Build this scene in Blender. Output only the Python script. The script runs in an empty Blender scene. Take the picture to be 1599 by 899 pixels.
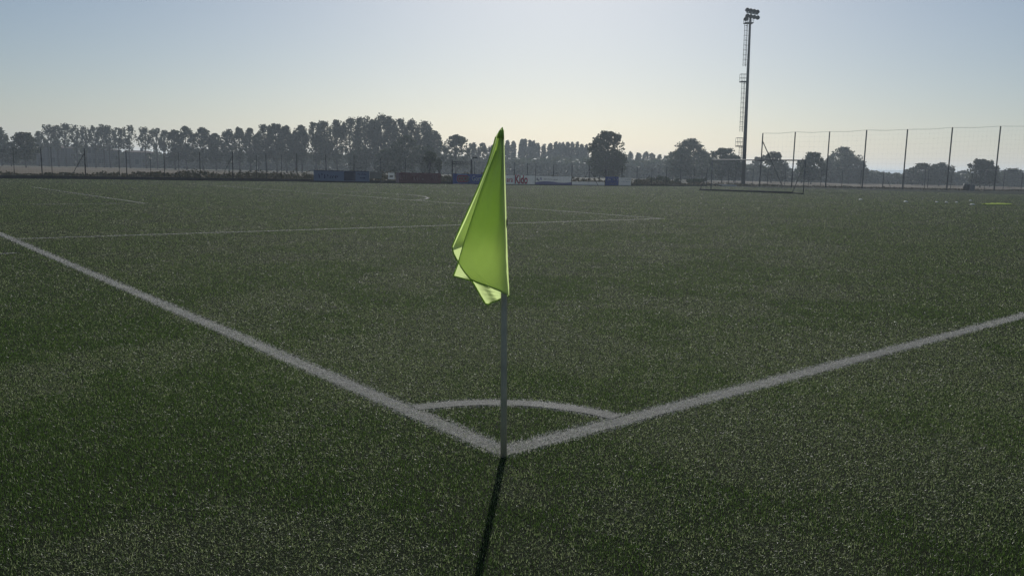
import bpy, math, random
import numpy as np
from mathutils import Matrix, Vector

SC = bpy.context.scene
COL = SC.collection
rng = np.random.default_rng(7)
random.seed(7)

# ------------------------------------------------------------------ camera
FPX, PITCH, ROLL, CAMH = 1274.0, 0.14183, 0.02166, 1.24538     # focal length in photo pixels, radians, metres
YAW, CFX, CFY = -0.87072, 2.64051, -2.18735                    # camera in the pitch's own frame (corner = origin)
Fv = np.array([0.0, math.cos(PITCH), -math.sin(PITCH)])
R0 = np.array([1.0, 0.0, 0.0]); U0 = np.cross(R0, Fv)
Rv = R0 * math.cos(ROLL) + U0 * math.sin(ROLL)
Uv = -R0 * math.sin(ROLL) + U0 * math.cos(ROLL)
cam_d = bpy.data.cameras.new('camera'); cam = bpy.data.objects.new('camera', cam_d); COL.objects.link(cam)
m = Matrix(((Rv[0], Uv[0], -Fv[0], 0), (Rv[1], Uv[1], -Fv[1], 0), (Rv[2], Uv[2], -Fv[2], CAMH), (0, 0, 0, 1)))
cam.matrix_world = m
cam_d.sensor_width = 36; cam_d.lens = FPX / 1599 * 36; cam_d.clip_start = .05; cam_d.clip_end = 6000
SC.camera = cam

# ------------------------------------------------------------------ light
SUN_EL, SUN_AZ = math.radians(29.5), 0.050                        # azimuth right of straight ahead
W = bpy.data.worlds.new('World'); SC.world = W; W.use_nodes = True
nt = W.node_tree; bg = nt.nodes['Background']
sky = nt.nodes.new('ShaderNodeTexSky'); sky.sky_type = 'NISHITA'; sky.sun_disc = False
sky.sun_elevation = SUN_EL; sky.sun_rotation = SUN_AZ
sky.air_density = 1.0; sky.dust_density = 0.95; sky.ozone_density = 3.1; sky.altitude = 60
nt.links.new(sky.outputs[0], bg.inputs[0]); bg.inputs[1].default_value = 0.055
sl = bpy.data.lights.new('sun', 'SUN'); sl.energy = 3.4; sl.angle = math.radians(.6); sl.color = (1, .98, .94)
so = bpy.data.objects.new('sun', sl); COL.objects.link(so)
sd = Vector((math.sin(SUN_AZ) * math.cos(SUN_EL), math.cos(SUN_AZ) * math.cos(SUN_EL), math.sin(SUN_EL)))
so.rotation_euler = sd.to_track_quat('Z', 'Y').to_euler()
SC.view_settings.view_transform = 'Standard'; SC.view_settings.look = 'None'
SC.view_settings.exposure = 0.0; SC.view_settings.gamma = 1.0
SC.render.engine = 'CYCLES'; SC.cycles.use_denoising = True
SC.cycles.max_bounces = 6; SC.cycles.volume_bounces = 1; SC.cycles.transparent_max_bounces = 12

# ------------------------------------------------------------------ coordinates
def ray(u, v):
    return Fv + Rv * (u - 799.5) / FPX + Uv * (449.5 - v) / FPX
def g(u, v):                                                    # point of the level ground seen at photo pixel u, v
    d = ray(u, v); t = -CAMH / d[2]; return np.array([t * d[0], t * d[1], 0.0])
def at(u, v, Y):                                                # point seen at u, v that stands Y metres ahead
    d = ray(u, v); t = Y / d[1]; return np.array([t * d[0], Y, CAMH + t * d[2]])
def hor(u):
    return 449.5 + FPX * (Fv[2] + Rv[2] * (u - 799.5) / FPX) / Uv[2]
fR = np.array([math.cos(YAW), -math.sin(YAW)]); fF = np.array([math.sin(YAW), math.cos(YAW)])
def f2w(x, y, z=0.0):
    p = np.array([x - CFX, y - CFY]); return np.array([p @ fR, p @ fF, z])
def w2f(X, Y):
    return CFX + X * fR[0] + Y * fF[0], CFY + X * fR[1] + Y * fF[1]

# ------------------------------------------------------------------ materials
def mat(name, col, rough=.7, spec=.3, metal=0.0, noise=None, amount=.25, bump=0.0, transl=0.0, tcol=None, attr=None, col2=None):
    M = bpy.data.materials.new(name); M.use_nodes = True
    t = M.node_tree; b = t.nodes['Principled BSDF']; out = t.nodes['Material Output']
    b.inputs['Base Color'].default_value = (*col, 1); b.inputs['Roughness'].default_value = rough
    b.inputs['Specular IOR Level'].default_value = spec; b.inputs['Metallic'].default_value = metal
    c2 = col2 or tuple(c * (1 - amount) for c in col)
    mix = None
    if attr:
        a = t.nodes.new('ShaderNodeAttribute'); a.attribute_name = attr
        mix = t.nodes.new('ShaderNodeMix'); mix.data_type = 'RGBA'
        mix.clamp_factor = False; t.links.new(a.outputs['Fac'], mix.inputs[0])
    elif noise:
        tc = t.nodes.new('ShaderNodeTexCoord'); n = t.nodes.new('ShaderNodeTexNoise')
        n.inputs['Scale'].default_value = noise; n.inputs['Detail'].default_value = 6; n.inputs['Roughness'].default_value = .65
        t.links.new(tc.outputs['Object'], n.inputs['Vector'])
        r = t.nodes.new('ShaderNodeValToRGB'); r.color_ramp.elements[0].position = .35; r.color_ramp.elements[1].position = .65
        t.links.new(n.outputs['Fac'], r.inputs[0])
        mix = t.nodes.new('ShaderNodeMix'); mix.data_type = 'RGBA'
        t.links.new(r.outputs[0], mix.inputs[0])
        if bump:
            bp = t.nodes.new('ShaderNodeBump'); bp.inputs['Strength'].default_value = bump
            t.links.new(n.outputs['Fac'], bp.inputs['Height']); t.links.new(bp.outputs[0], b.inputs['Normal'])
    if mix:
        mix.inputs[6].default_value = (*col, 1); mix.inputs[7].default_value = (*c2, 1)
        t.links.new(mix.outputs[2], b.inputs['Base Color'])
    if transl:
        tr = t.nodes.new('ShaderNodeBsdfTranslucent'); tr.inputs[0].default_value = (*(tcol or col), 1)
        if mix and not tcol: t.links.new(mix.outputs[2], tr.inputs[0])
        ms = t.nodes.new('ShaderNodeMixShader'); ms.inputs[0].default_value = transl
        t.links.new(b.outputs[0], ms.inputs[1]); t.links.new(tr.outputs[0], ms.inputs[2])
        t.links.new(ms.outputs[0], out.inputs['Surface'])
    return M

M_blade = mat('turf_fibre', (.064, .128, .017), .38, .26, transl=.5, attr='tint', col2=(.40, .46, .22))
M_white = mat('white_turf_fibre', (.80, .78, .72), .5, .3, transl=.35, attr='tint', col2=(.30, .30, .26))
M_turf = mat('turf_base', (.012, .017, .009), .95, .02, noise=1.2, col2=(.020, .023, .014))
M_line = mat('line_base', (.11, .11, .10), .8, .2, noise=40, amount=.4)
M_meadow = mat('meadow', (.075, .075, .045), .95, .1, noise=.05, col2=(.11, .095, .06))
M_stubble = mat('stubble', (.11, .078, .05), .95, .1, noise=.08, col2=(.08, .068, .04))
M_leafd = mat('leaf_dark', (.045, .068, .030), .6, .3, transl=.2, attr='tint', col2=(.075, .085, .035))
M_leafp = mat('leaf_poplar', (.060, .082, .045), .6, .3, transl=.25, attr='tint', col2=(.095, .10, .05))
M_scrub = mat('scrub_leaf', (.06, .06, .03), .8, .2, transl=.15, attr='tint', col2=(.12, .10, .06))
M_bark = mat('bark', (.075, .065, .055), .9, .1, noise=3)
M_steel = mat('dark_steel', (.045, .048, .048), .85, .1, noise=8)
M_galv = mat('galvanised_steel', (.13, .14, .14), .6, .3, metal=.1, noise=6)
M_wire = mat('fence_wire', (.05, .055, .05), .6, .3)
M_net = mat('net_cord', (.16, .17, .17), .8, .1)
M_concrete = mat('concrete', (.16, .155, .145), .9, .1, noise=3)
M_darkkerb = mat('dark_kerb', (.045, .042, .04), .9, .1, noise=2)
M_whitep = mat('white_paint', (.7, .7, .68), .5, .4, noise=5, amount=.15)
M_pole = mat('flag_pole_plastic', (.66, .57, .42), .28, .55, noise=14, amount=.25)
M_black = mat('black_plastic', (.02, .02, .02), .5, .3)
M_lime = mat('lime_cloth', (.50, .62, .27), .8, .15, transl=.72, tcol=(.68, .82, .34), noise=22, amount=.14, bump=.25)
M_hem = mat('lime_hem', (.36, .50, .13), .8, .15, transl=.5, tcol=(.52, .70, .14))
M_mast = mat('mast_steel', (.10, .105, .10), .55, .4, metal=.2, noise=2)
M_lamp = mat('lamp_housing', (.035, .04, .045), .8, .15)
M_wall = mat('plaster_wall', (.14, .135, .13), .9, .1, noise=.6)
M_roof = mat('roof_tile', (.10, .075, .065), .9, .1, noise=2)
M_glass = mat('dark_window', (.03, .035, .04), .5, .3)

# ------------------------------------------------------------------ mesh helpers
class MB:
    def __init__(s): s.v = []; s.f = []
    def add(s, vs, fs):
        k = len(s.v); s.v += [tuple(float(c) for c in p) for p in vs]; s.f += [tuple(i + k for i in f) for f in fs]; return s
    def box(s, c, d, M=None):
        x, y, z = [q / 2 for q in d]
        vs = [np.array([sx * x, sy * y, sz * z]) for sz in (-1, 1) for sx, sy in ((-1, -1), (1, -1), (1, 1), (-1, 1))]
        if M is not None: vs = [M @ q for q in vs]
        vs = [np.array(c) + q for q in vs]
        return s.add(vs, [(3, 2, 1, 0), (4, 5, 6, 7), (0, 1, 5, 4), (1, 2, 6, 5), (2, 3, 7, 6), (3, 0, 4, 7)])
    def tube(s, pts, rad, n=8, cap=True):
        pts = [np.array(p, float) for p in pts]
        if not hasattr(rad, '__len__'): rad = [rad] * len(pts)
        k = len(s.v); N = len(pts)
        for i, p in enumerate(pts):
            t = pts[min(i + 1, N - 1)] - pts[max(i - 1, 0)]; t /= np.linalg.norm(t) + 1e-12
            a = np.array([0, 0, 1.0]) if abs(t[2]) < .9 else np.array([1.0, 0, 0])
            e1 = np.cross(t, a); e1 /= np.linalg.norm(e1); e2 = np.cross(t, e1)
            for j in range(n):
                w = 2 * math.pi * (j + .5) / n
                s.v.append(tuple(p + rad[i] * (math.cos(w) * e1 + math.sin(w) * e2)))
        for i in range(N - 1):
            for j in range(n):
                a, b = k + i * n + j, k + i * n + (j + 1) % n
                s.f.append((a, b, b + n, a + n))
        if cap:
            s.f.append(tuple(k + j for j in range(n))[::-1]); s.f.append(tuple(k + (N - 1) * n + j for j in range(n)))
        return s
    def build(s, name, M, parent=None, smooth=False):
        me = bpy.data.meshes.new(name); me.from_pydata(s.v, [], s.f); me.materials.append(M); me.validate(); me.update()
        if smooth: me.polygons.foreach_set('use_smooth', [True] * len(me.polygons))
        return link(name, me, parent)
def link(name, me, parent=None):
    o = bpy.data.objects.new(name, me); COL.objects.link(o)
    if parent is not None:
        o.parent = parent
        o.matrix_parent_inverse = root_inv(parent)
    return o
def root_inv(p):                                                # children are modelled in world coordinates
    M = Matrix.Identity(4); q = p
    chain = []
    while q is not None:
        chain.append(q); q = q.parent
    for q in reversed(chain): M = M @ q.matrix_parent_inverse @ q.matrix_basis
    return M.inverted()
def tag(o, label=None, cat=None, group=None, kind=None):
    if label: o['label'] = label
    if cat: o['category'] = cat
    if group: o['group'] = group
    if kind: o['kind'] = kind
    return o
def empty(name, loc, label, cat, group=None):
    o = bpy.data.objects.new(name, None); o.empty_display_size = .2; COL.objects.link(o); o.location = tuple(loc)
    return tag(o, label, cat, group)
def tris_mesh(name, V, nper, tint, M, parent=None, faces=None, kind=None):
    """V: (n*nper, 3); one face pattern per element."""
    n = len(V) // nper
    faces = faces or [tuple(range(nper))]
    me = bpy.data.meshes.new(name)
    base = (np.arange(n) * nper)[:, None]
    idx = np.concatenate([base + np.array(f)[None, :] for f in faces], axis=1).ravel().astype(np.int32)
    sizes = np.tile([len(f) for f in faces], n).astype(np.int32)
    starts = np.concatenate([[0], np.cumsum(sizes)[:-1]]).astype(np.int32)
    me.vertices.add(len(V)); me.vertices.foreach_set('co', np.ascontiguousarray(V, dtype=np.float32).ravel())
    me.loops.add(len(idx)); me.loops.foreach_set('vertex_index', idx)
    me.polygons.add(len(sizes)); me.polygons.foreach_set('loop_start', starts)
    me.update(calc_edges=True)
    a = me.attributes.new('tint', 'FLOAT', 'POINT'); a.data.foreach_set('value', np.repeat(tint, nper).astype(np.float32))
    me.materials.append(M)
    o = link(name, me, parent)
    return o

def vnoise(x, y, seed=0):
    """smooth value noise, 0..1"""
    xi = np.floor(x).astype(np.int64); yi = np.floor(y).astype(np.int64); fx = x - xi; fy = y - yi
    fx = fx * fx * (3 - 2 * fx); fy = fy * fy * (3 - 2 * fy)
    def h(a, b):
        q = (a * 374761393 + b * 668265263 + seed * 982451653) & 0xffffffff
        q = ((q ^ (q >> 13)) * 1274126177) & 0xffffffff
        return ((q ^ (q >> 16)) & 0xffff) / 65535.0
    return (h(xi, yi) * (1 - fx) + h(xi + 1, yi) * fx) * (1 - fy) + (h(xi, yi + 1) * (1 - fx) + h(xi + 1, yi + 1) * fx) * fy
def fbm(x, y, seed=0, o=4):
    s = 0; a = .5; t = 0
    for i in range(o):
        s = s + a * vnoise(x * 2 ** i, y * 2 ** i, seed + i * 17); t += a; a *= .55
    return s / t

# ------------------------------------------------------------------ ground
def sheet(name, pts, z, M, thick=0.0):
    mb = MB(); n = len(pts)
    mb.add([(p[0], p[1], z) for p in pts], [tuple(range(n))])
    return tag(mb.build(name, M), kind='structure')
sheet('ground', [(-3000, -400), (3000, -400), (3000, 5000), (-3000, 5000)], -.02, M_meadow)
FENCE_U = [-260, 0, 150, 300, 460, 600, 707, 800, 890, 945, 1000, 1100, 1160, 1236, 1340, 1484, 1552, 1599, 1800]
FENCE_V = [275.5, 278.6, 280, 282, 283.6, 286, 287.4, 288.4, 289.4, 290, 290.3, 290.8, 291, 292.3, 294.3, 297.2, 298.5, 299.4, 303]
def fv(u): return float(np.interp(u, FENCE_U, FENCE_V))
edge = [g(u, fv(u)) for u in FENCE_U]
sheet('turf', [(-60, -12), (-90, 30)] + [(p[0], p[1]) for p in edge] + [(110, 30), (60, -12)], 0, M_turf)
# ochre stubble fields beyond the fences, left and right
sheet('stubble_field', [g(-200, 272)[:2], g(600, 281)[:2], g(480, 270.5)[:2], g(200, 262.6)[:2], g(-100, 258.8)[:2]], -.008, M_stubble)
sheet('stubble_field', [g(1040, 288)[:2], g(1800, 302)[:2], g(1900, 298)[:2], g(1320, 286.5)[:2], g(1130, 282.5)[:2]], -.008, M_stubble)

# ------------------------------------------------------------------ pitch markings
LW = .134
LINES = [((0, 0), (-65, 0), 'y', 1), ((0, 0), (0, 100), 'x', -1)]
PX, PY = -12.43, 16.2
segs = [  # (x0,y0,x1,y1) rectangles in the pitch frame
    (-65, 0, 0, LW), (-LW, LW * .2, 0, 100),
    (PX - LW, LW, PX, PY), (PX - 40.3, PY - LW, PX - LW, PY), (PX - 40.3, LW, PX - 40.3 + LW, PY - LW),
    (-24.4 - LW, LW, -24.4, 5.6), (-24.4 - 18.3, 5.6 - LW, -24.4 - LW, 5.6),
    (-10.2, -1.6, -10.09, -.22),
    (-65, LW, -64.9, 100)]
DC = (PX - 20.15, 10.7)
def in_line(x, y):
    k = np.zeros(x.shape, bool)
    for a, b, c, d in segs: k |= (x >= a) & (x <= c) & (y >= b) & (y <= d)
    r = np.hypot(x, y); k |= (r < .935) & (r > .935 - LW) & (x < 0) & (y > 0)
    r = np.hypot(x - DC[0], y - DC[1]); k |= (r < 9.15) & (r > 9.15 - LW) & (y > PY)
    return k
mb = MB()
for i_, (a, b, c, d) in enumerate(segs):
    e = .02; a += e; b += e; c -= e; d -= e; zz = .001 + .0003 * i_
    mb.add([f2w(a, b, zz), f2w(c, b, zz), f2w(c, d, zz), f2w(a, d, zz)], [(0, 1, 2, 3)])
def arc(cx, cy, r, t0, t1, n):
    for i in range(n):
        a, b = t0 + (t1 - t0) * i / n, t0 + (t1 - t0) * (i + 1) / n
        q = [(cx + rr * math.cos(w), cy + rr * math.sin(w)) for rr, w in ((r - LW + .02, a), (r - .02, a), (r - .02, b), (r - LW + .02, b))]
        mb.add([f2w(x, y, .0042 + .0004 * (cx < -1)) for x, y in q], [(0, 1, 2, 3)])
arc(0, 0, .935, math.pi - math.asin(LW) , math.pi / 2 + math.asin(LW), 20)
th = math.asin((PY - DC[1]) / 9.15) + .01
arc(DC[0], DC[1], 9.15, th, math.pi - th, 40)
tag(mb.build('pitch_markings', M_line), kind='structure')

# ------------------------------------------------------------------ turf fibres
def polar(n, r0, r1, expo, half=.70):
    """points round the camera, density falling as r**-expo"""
    k = 2 - expo; q = rng.random(n)
    r = (r0 ** k + q * (r1 ** k - r0 ** k)) ** (1 / k)
    a = (rng.random(n) * 2 - 1) * half
    return r * np.sin(a), r * np.cos(a)
def blades(X, Y, near):
    r = np.hypot(X, Y); n = len(X)
    fx, fy = w2f(X, Y)
    wear = fbm(X * .9 + 3, Y * .9 + 5, 3)
    wear2 = fbm(X * .22, Y * .22, 41)
    mid_ = fbm(X * 5.5, Y * 5.5, 77, 3)
    flat = np.clip((wear - .49) * 8, 0, 1) * .75 + np.clip((wear2 - .5) * 5, 0, 1) * .25 + np.clip((mid_ - .5) * 4, -.3, 1) * .3
    wq = [g(840, 860), g(815, 770), g(300, 880), g(420, 895), g(1250, 892), g(1180, 665), g(1450, 735), g(1120, 690), g(980, 800), g(740, 505), g(1330, 560), g(620, 600)]
    wr = [.10, .08, .22, .18, .25, .30, .35, .25, .12, .55, .7, .3]
    for q, k in zip(wq, wr): flat = flat + 1.3 * np.exp(-((X - q[0]) ** 2 + (Y - q[1]) ** 2) / (2 * k * k)) * (.4 + 1.2 * mid_)
    flat = np.clip(flat, 0, 1)
    az = rng.random(n) * 2 * np.pi
    lean = np.radians(np.where(rng.random(n) < .42 + .35 * flat, 45 + 40 * rng.random(n), 5 + 30 * rng.random(n)))
    hh = (.0085 + .0085 * rng.random(n)) * (1 - .25 * flat) * np.clip(1 + (r - 12) / 60, 1, 1.6)
    ww = np.maximum(.0018, .00036 * r) * (.7 + .6 * rng.random(n))
    dx, dy = np.cos(az) * np.sin(lean), np.sin(az) * np.sin(lean)
    tw = az + np.pi / 2 + rng.normal(0, .8, n)
    sx, sy = np.cos(tw) * ww / 2, np.sin(tw) * ww / 2
    root = np.stack([X, Y, np.zeros(n)], 1)
    L = hh * 1.0
    tip = root + np.stack([dx * L, dy * L, np.cos(lean) * L], 1)
    side = np.stack([sx, sy, rng.normal(0, .15, n) * ww], 1)
    far_bright = np.clip((np.hypot(fx, fy) - 1.5) / 14, 0, 1) ** .8 * ((fx < 0) & (fy > 0)) + .25 * np.clip((np.hypot(fx, fy) - 2) / 8, 0, 1) * ((fx > 0) | (fy < 0))  # brightening with distance put into the colour: paler away from the corner
    pb = .03 + .05 * far_bright + .62 * flat + .12 * fbm(X * 2.2, Y * 2.2, 19, 3)
    tint = np.where(rng.random(n) < pb, .4 + 1.0 * rng.random(n) ** 1.5, rng.random(n) * (.05 + .10 * wear2 + .40 * far_bright))  # pale fibres: glints painted into the colour, thickest where the pile is worn
    if near:
        mid = root + np.stack([dx * L * .35, dy * L * .35, np.cos(lean) * L * .62], 1)
        V = np.stack([root - side, root + side, mid + side * .9, mid - side * .9, tip], 1)
        fcs = [(0, 1, 2, 3), (3, 2, 4)]
    else:
        V = np.stack([root - side, root + side, tip], 1); fcs = [(0, 1, 2)]
    jx, jy = rng.normal(0, .016, n), rng.normal(0, .016, n); cr_ = np.hypot(fx, fy)
    pw = (.72 + .26 * vnoise(X * 9, Y * 9, 5)) * np.clip(.45 + cr_ * 2.2, 0, 1) * np.where((fx < PX + .01) & (fy > .2), np.where(fy > PY - .2, 1, .72), 1)
    aw = np.degrees(np.arctan2(fy, -fx)); pat = (np.abs(cr_ - .885) < .07) & (aw > 50) & (aw < 68)
    ln = in_line(fx + jx, fy + jy) & ((rng.random(n) < pw) | pat); tint = np.where(ln, np.where(pat, 0, rng.random(n) ** 1.3), tint)
    return V, tint, ln, fcs
def scatter(X, Y, near, tagname):
    V, t, ln, fcs = blades(X, Y, near)
    k = V.shape[1]
    Lv, Lt = V[ln], t[ln]; dd = rng.normal(0, .006, (len(Lv), 1, 3)); dd[:, :, 2] = 0
    Lv = np.concatenate([Lv, Lv[:, :, :] + dd]); Lt = np.concatenate([Lt, Lt * .8])
    return (V[~ln].reshape(-1, 3), t[~ln], Lv.reshape(-1, 3), Lt, k, fcs)
D0 = 34000; R0c = 5.0; HA = .70
n1 = int(D0 * HA * (R0c ** 2 - 1.3 ** 2)); X1, Y1 = polar(n1, 1.3, R0c, 0.0001, HA)
ex = 2.4
def count(r0, r1): return int(D0 * R0c ** ex * 2 * HA * (r0 ** (2 - ex) - r1 ** (2 - ex)) / (ex - 2))
X2, Y2 = polar(count(R0c, 9), R0c, 9, ex, HA)
X3, Y3 = polar(count(9, 100), 9, 100, ex, HA)
keep = np.zeros(len(X3), bool)                                  # only on the turf, in front of the fence line
fx_, fy_ = w2f(X3, Y3)
ed = np.array([[p[0], p[1]] for p in edge]); ang = np.arctan2(ed[:, 0], ed[:, 1]); rad = np.hypot(ed[:, 0], ed[:, 1])
keep = np.hypot(X3, Y3) < np.interp(np.arctan2(X3, Y3), ang, rad) - .3
X3, Y3 = X3[keep], Y3[keep]
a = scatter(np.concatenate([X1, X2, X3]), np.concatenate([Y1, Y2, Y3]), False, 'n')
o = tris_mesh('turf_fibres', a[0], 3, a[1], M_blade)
tag(o, 'short green artificial turf fibres covering the whole pitch, worn grey in patches', 'artificial turf', kind='stuff')
o = tris_mesh('painted_turf_fibres', a[2], 3, a[3], M_white)
tag(o, 'white turf fibres forming the corner lines, corner arc and box lines', 'line marking', kind='stuff')

# ------------------------------------------------------------------ corner flag
base = g(786.5, 713); YF = base[1]; px = YF / FPX / math.cos(PITCH) * 1.0
root = empty('corner_flag', base, 'lime green corner flag hanging limp on a grey pole at the pitch corner', 'corner flag')
top = at(783.6, 214, YF); sz = at(787, 470, YF)
pm = MB(); pm.tube([base - [0, 0, .01], (base * .5 + sz * .5), sz, top], [.0145, .0142, .0138, .0085], 16); pm.build('pole', M_pole, root, True)
def P(u, v, dy): return at(u, v, YF + dy)
def layer(name, left, right, depth, M, ny=60, nx=30):
    """cloth between two outlines given as (u, v) polylines; rows join equal fractions"""
    def samp(pl, t):
        pl = np.array(pl, float); s = np.concatenate([[0], np.cumsum(np.hypot(*np.diff(pl, axis=0).T))]); s /= s[-1]
        return np.array([np.interp(t, s, pl[:, 0]), np.interp(t, s, pl[:, 1])])
    V = []; Fc = []
    for i in range(ny + 1):
        t = i / ny; L = samp(left, t); R = samp(right, t)
        for j in range(nx + 1):
            q = j / nx; p = L * (1 - q) + R * q
            cz = .0016 * math.sin(23 * q + 9 * t + 2 * math.sin(7 * t)) + .0014 * math.sin(31 * t * (1 - .5 * q) + 5 * q)
            V.append(P(p[0], p[1], depth(q, t) + cz * min(1, 4 * q, 4 * (1 - q), 6 * t)))
    for i in range(ny):
        for j in range(nx):
            k = i * (nx + 1) + j; Fc.append((k, k + 1, k + nx + 2, k + nx + 1))
    mb = MB(); mb.add(V, Fc); return mb
def hem(pts, dys, w):
    """narrow folded strip of cloth along an edge"""
    mb = MB(); q = [P(u, v, d) for (u, v), d in zip(pts, dys)]
    mb.tube(q, [w] * len(q), 6); return mb
fr = layer('f', [(782, 201), (776, 232), (765, 262), (751, 300), (737, 342), (725, 378), (716, 409)],
           [(786, 203), (788.5, 260), (790, 310), (792, 380), (794, 430), (795, 460)],
           lambda q, t: -.018 - .030 * math.sin(math.pi * min(1, q * 1.02)) * t - .008 * math.sin(6 * q + 2 * t), M_lime)
# lower part of the front cloth down to its curved hem
f2 = layer('f', [(716, 409), (720, 417), (727, 427), (735, 436)], [(795, 460), (795, 460.3), (795, 460.6), (795, 461)],
           lambda q, t: -.018 - .030 * math.sin(math.pi * min(1, q * 1.02)) - .008 * math.sin(6 * q + 2), M_lime, 10, 30)
me_v = fr; me_v.add(f2.v, f2.f)
f3 = layer('f', [(735, 436), (745, 441), (762, 446.5), (778, 453), (794, 461)], [(735, 436), (755, 442.5), (775, 449), (785, 454), (795, 461)],
           lambda q, t: -.040 + .02 * t, M_lime, 12, 4)
cloth = fr.build('flag_cloth', M_lime, root, True)
# second layer: the folded back half, peeping out on the left and below
bk = layer('b', [(780, 203), (774, 213), (771, 225), (762, 255), (745, 297), (727, 337), (712, 370), (706, 385), (708, 395), (712, 403), (716, 409.5), (709, 428), (708, 431), (722, 434.5), (737, 438.5)],
           [(787, 203), (787, 215), (787, 240), (788, 270), (789, 300), (790, 340), (791, 370), (791, 385), (791, 395), (792, 405), (792, 415), (793, 425), (794, 435), (795, 447), (795, 461)],
           lambda q, t: .020 + .022 * math.sin(math.pi * q) + .01 * math.sin(9 * q + 3 * t), M_lime, 70, 30)
b2 = layer('b', [(737, 438.5), (742, 447), (750, 461), (758, 474), (762, 475)], [(795, 461), (795, 461), (795, 461), (795, 461), (794.5, 461.5)],
           lambda q, t: .020 + .022 * math.sin(math.pi * q) + .01 * math.sin(9 * q + 3), M_lime, 14, 30)
bk.add(b2.v, b2.f); bk.build('back_fold', M_lime, root, True)
th3 = layer('t', [(779, 206), (772, 226), (762, 257), (745, 299), (728, 338), (713, 370), (707, 383.5)],
            [(787, 205), (788, 240), (789, 290), (790, 330), (790, 350), (790, 360), (790, 366)],
            lambda q, t: .052 + .012 * math.sin(7 * q + 2 * t), M_lime, 50, 14)
th3.build('inner_fold', M_lime, root, True)
def hemstrip(name, pts, dy, r=.0028):
    mb = MB(); q = np.array(pts, float)
    s = np.linspace(0, len(q) - 1, (len(q) - 1) * 4 + 1)
    uu = np.interp(s, range(len(q)), q[:, 0]); vv = np.interp(s, range(len(q)), q[:, 1]); dd = np.interp(s, range(len(q)), dy if hasattr(dy, '__len__') else [dy] * len(q))
    mb.tube([P(a, b, c) for a, b, c in zip(uu, vv, dd)], r, 6); mb.build('hem', M_hem, root, True)
hemstrip('a', [(775, 236), (765, 262), (751, 300), (737, 342), (725, 378), (716, 409), (720, 417), (727, 427), (735, 436), (745, 440.5), (762, 446.5), (778, 453), (795, 461)],
         [-.021, -.021, -.021, -.021, -.021, -.021, -.024, -.027, -.032, -.043, -.047, -.037, -.021])
hemstrip('b', [(774, 214), (771, 225), (762, 255), (745, 297), (727, 337), (712, 370), (706, 385), (708, 395), (712, 403), (716, 409.5), (709, 428), (708, 431), (722, 434.5), (737, 438.5), (742, 447), (750, 461), (758, 474), (762, 475), (776, 469), (795, 461)], .018)
tm = MB(); tm.tube([P(784.5, 199, -.004), P(783, 205, -.008), P(781.5, 216, -.012)], [.002, .010, .016], 10); tm.build('sleeve_tip', M_hem, root, True)
fm = MB(); q0, q1 = P(791.3, 341, -.012), P(791.6, 352, -.012); fm.tube([q0, q1], .003, 6); fm.build('fastener', M_black, root)

# ------------------------------------------------------------------ fences
def ordn(i): return ['first', 'second', 'third', 'fourth', 'fifth', 'sixth', 'seventh', 'eighth', 'ninth', 'tenth', 'eleventh', 'twelfth', 'thirteenth', 'fourteenth', 'fifteenth', 'sixteenth'][i]
def wiremesh(mb, A, B, hA, hB, step, r, z0=.15):
    """wires between two posts: square weave"""
    L = np.linalg.norm((B - A)[:2]); n = max(2, int(L / step))
    for i in range(1, n):
        t = i / n; p = A * (1 - t) + B * t; h = hA * (1 - t) + hB * t
        mb.tube([p + [0, 0, z0], p + [0, 0, h]], r, 3, False)
    k = int(min(hA, hB) / step)
    for j in range(k + 1):
        s = j / k
        mb.tube([A + [0, 0, z0 + (hA - z0) * s], B + [0, 0, z0 + (hB - z0) * s]], r, 3, False)
def fence(name, label, posts, M, step, wr, braces=(), kerb=None, rad=.035, cat='fence', cable=False):
    """posts: (u, v_top, radius factor); base on the fence line"""
    B = []
    for u, vt, k, *vb in posts:
        b = g(u, vb[0] if vb else fv(u)); tp = at(u, vt, b[1]); B.append((b, tp[2], k))
    root = empty(name, B[0][0], label, cat)
    for b, h, k in B:
        mb = MB(); mb.tube([b, b + [0, 0, h]], rad * k, 8); mb.build('post', M, root, True)
    wm = MB()
    for (a, ha, _), (b, hb, _) in zip(B[:-1], B[1:]): wiremesh(wm, a, b, ha, hb, step, wr)
    if cable:
        for (a, ha, _), (b, hb, _) in zip(B[:-1], B[1:]):
            wm.tube([a + [0, 0, ha], a * .5 + b * .5 + [0, 0, (ha + hb) / 2 - .12], b + [0, 0, hb]], .02, 4)
    wm.build('wire_mesh' if not cable else 'net', M_wire if not cable else M_net, root)
    for (b, h, _), (u, v) in [(B[i], q) for i, q in braces]:
        e = g(u, v)
        mb = MB(); mb.tube([b + [0, 0, h * .86], e], rad * .8, 6); mb.build('brace', M, root, True)
    if kerb:
        kb = MB()
        for (a, ha, _), (b, hb, _) in zip(B[:-1], B[1:]):
            d = (b - a)[:2]; L = np.linalg.norm(d); d /= L; nrm = np.array([-d[1], d[0]])
            q = [a[:2] + nrm * .08, b[:2] + nrm * .08, b[:2] - nrm * .08, a[:2] - nrm * .08]
            kb.add([(x, y, -.01) for x, y in q] + [(x, y, kerb) for x, y in q], [(0, 1, 5, 4), (1, 2, 6, 5), (2, 3, 7, 6), (3, 0, 4, 7), (4, 5, 6, 7)])
        kb.build('base_kerb', M_darkkerb, root)
    return root
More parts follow.
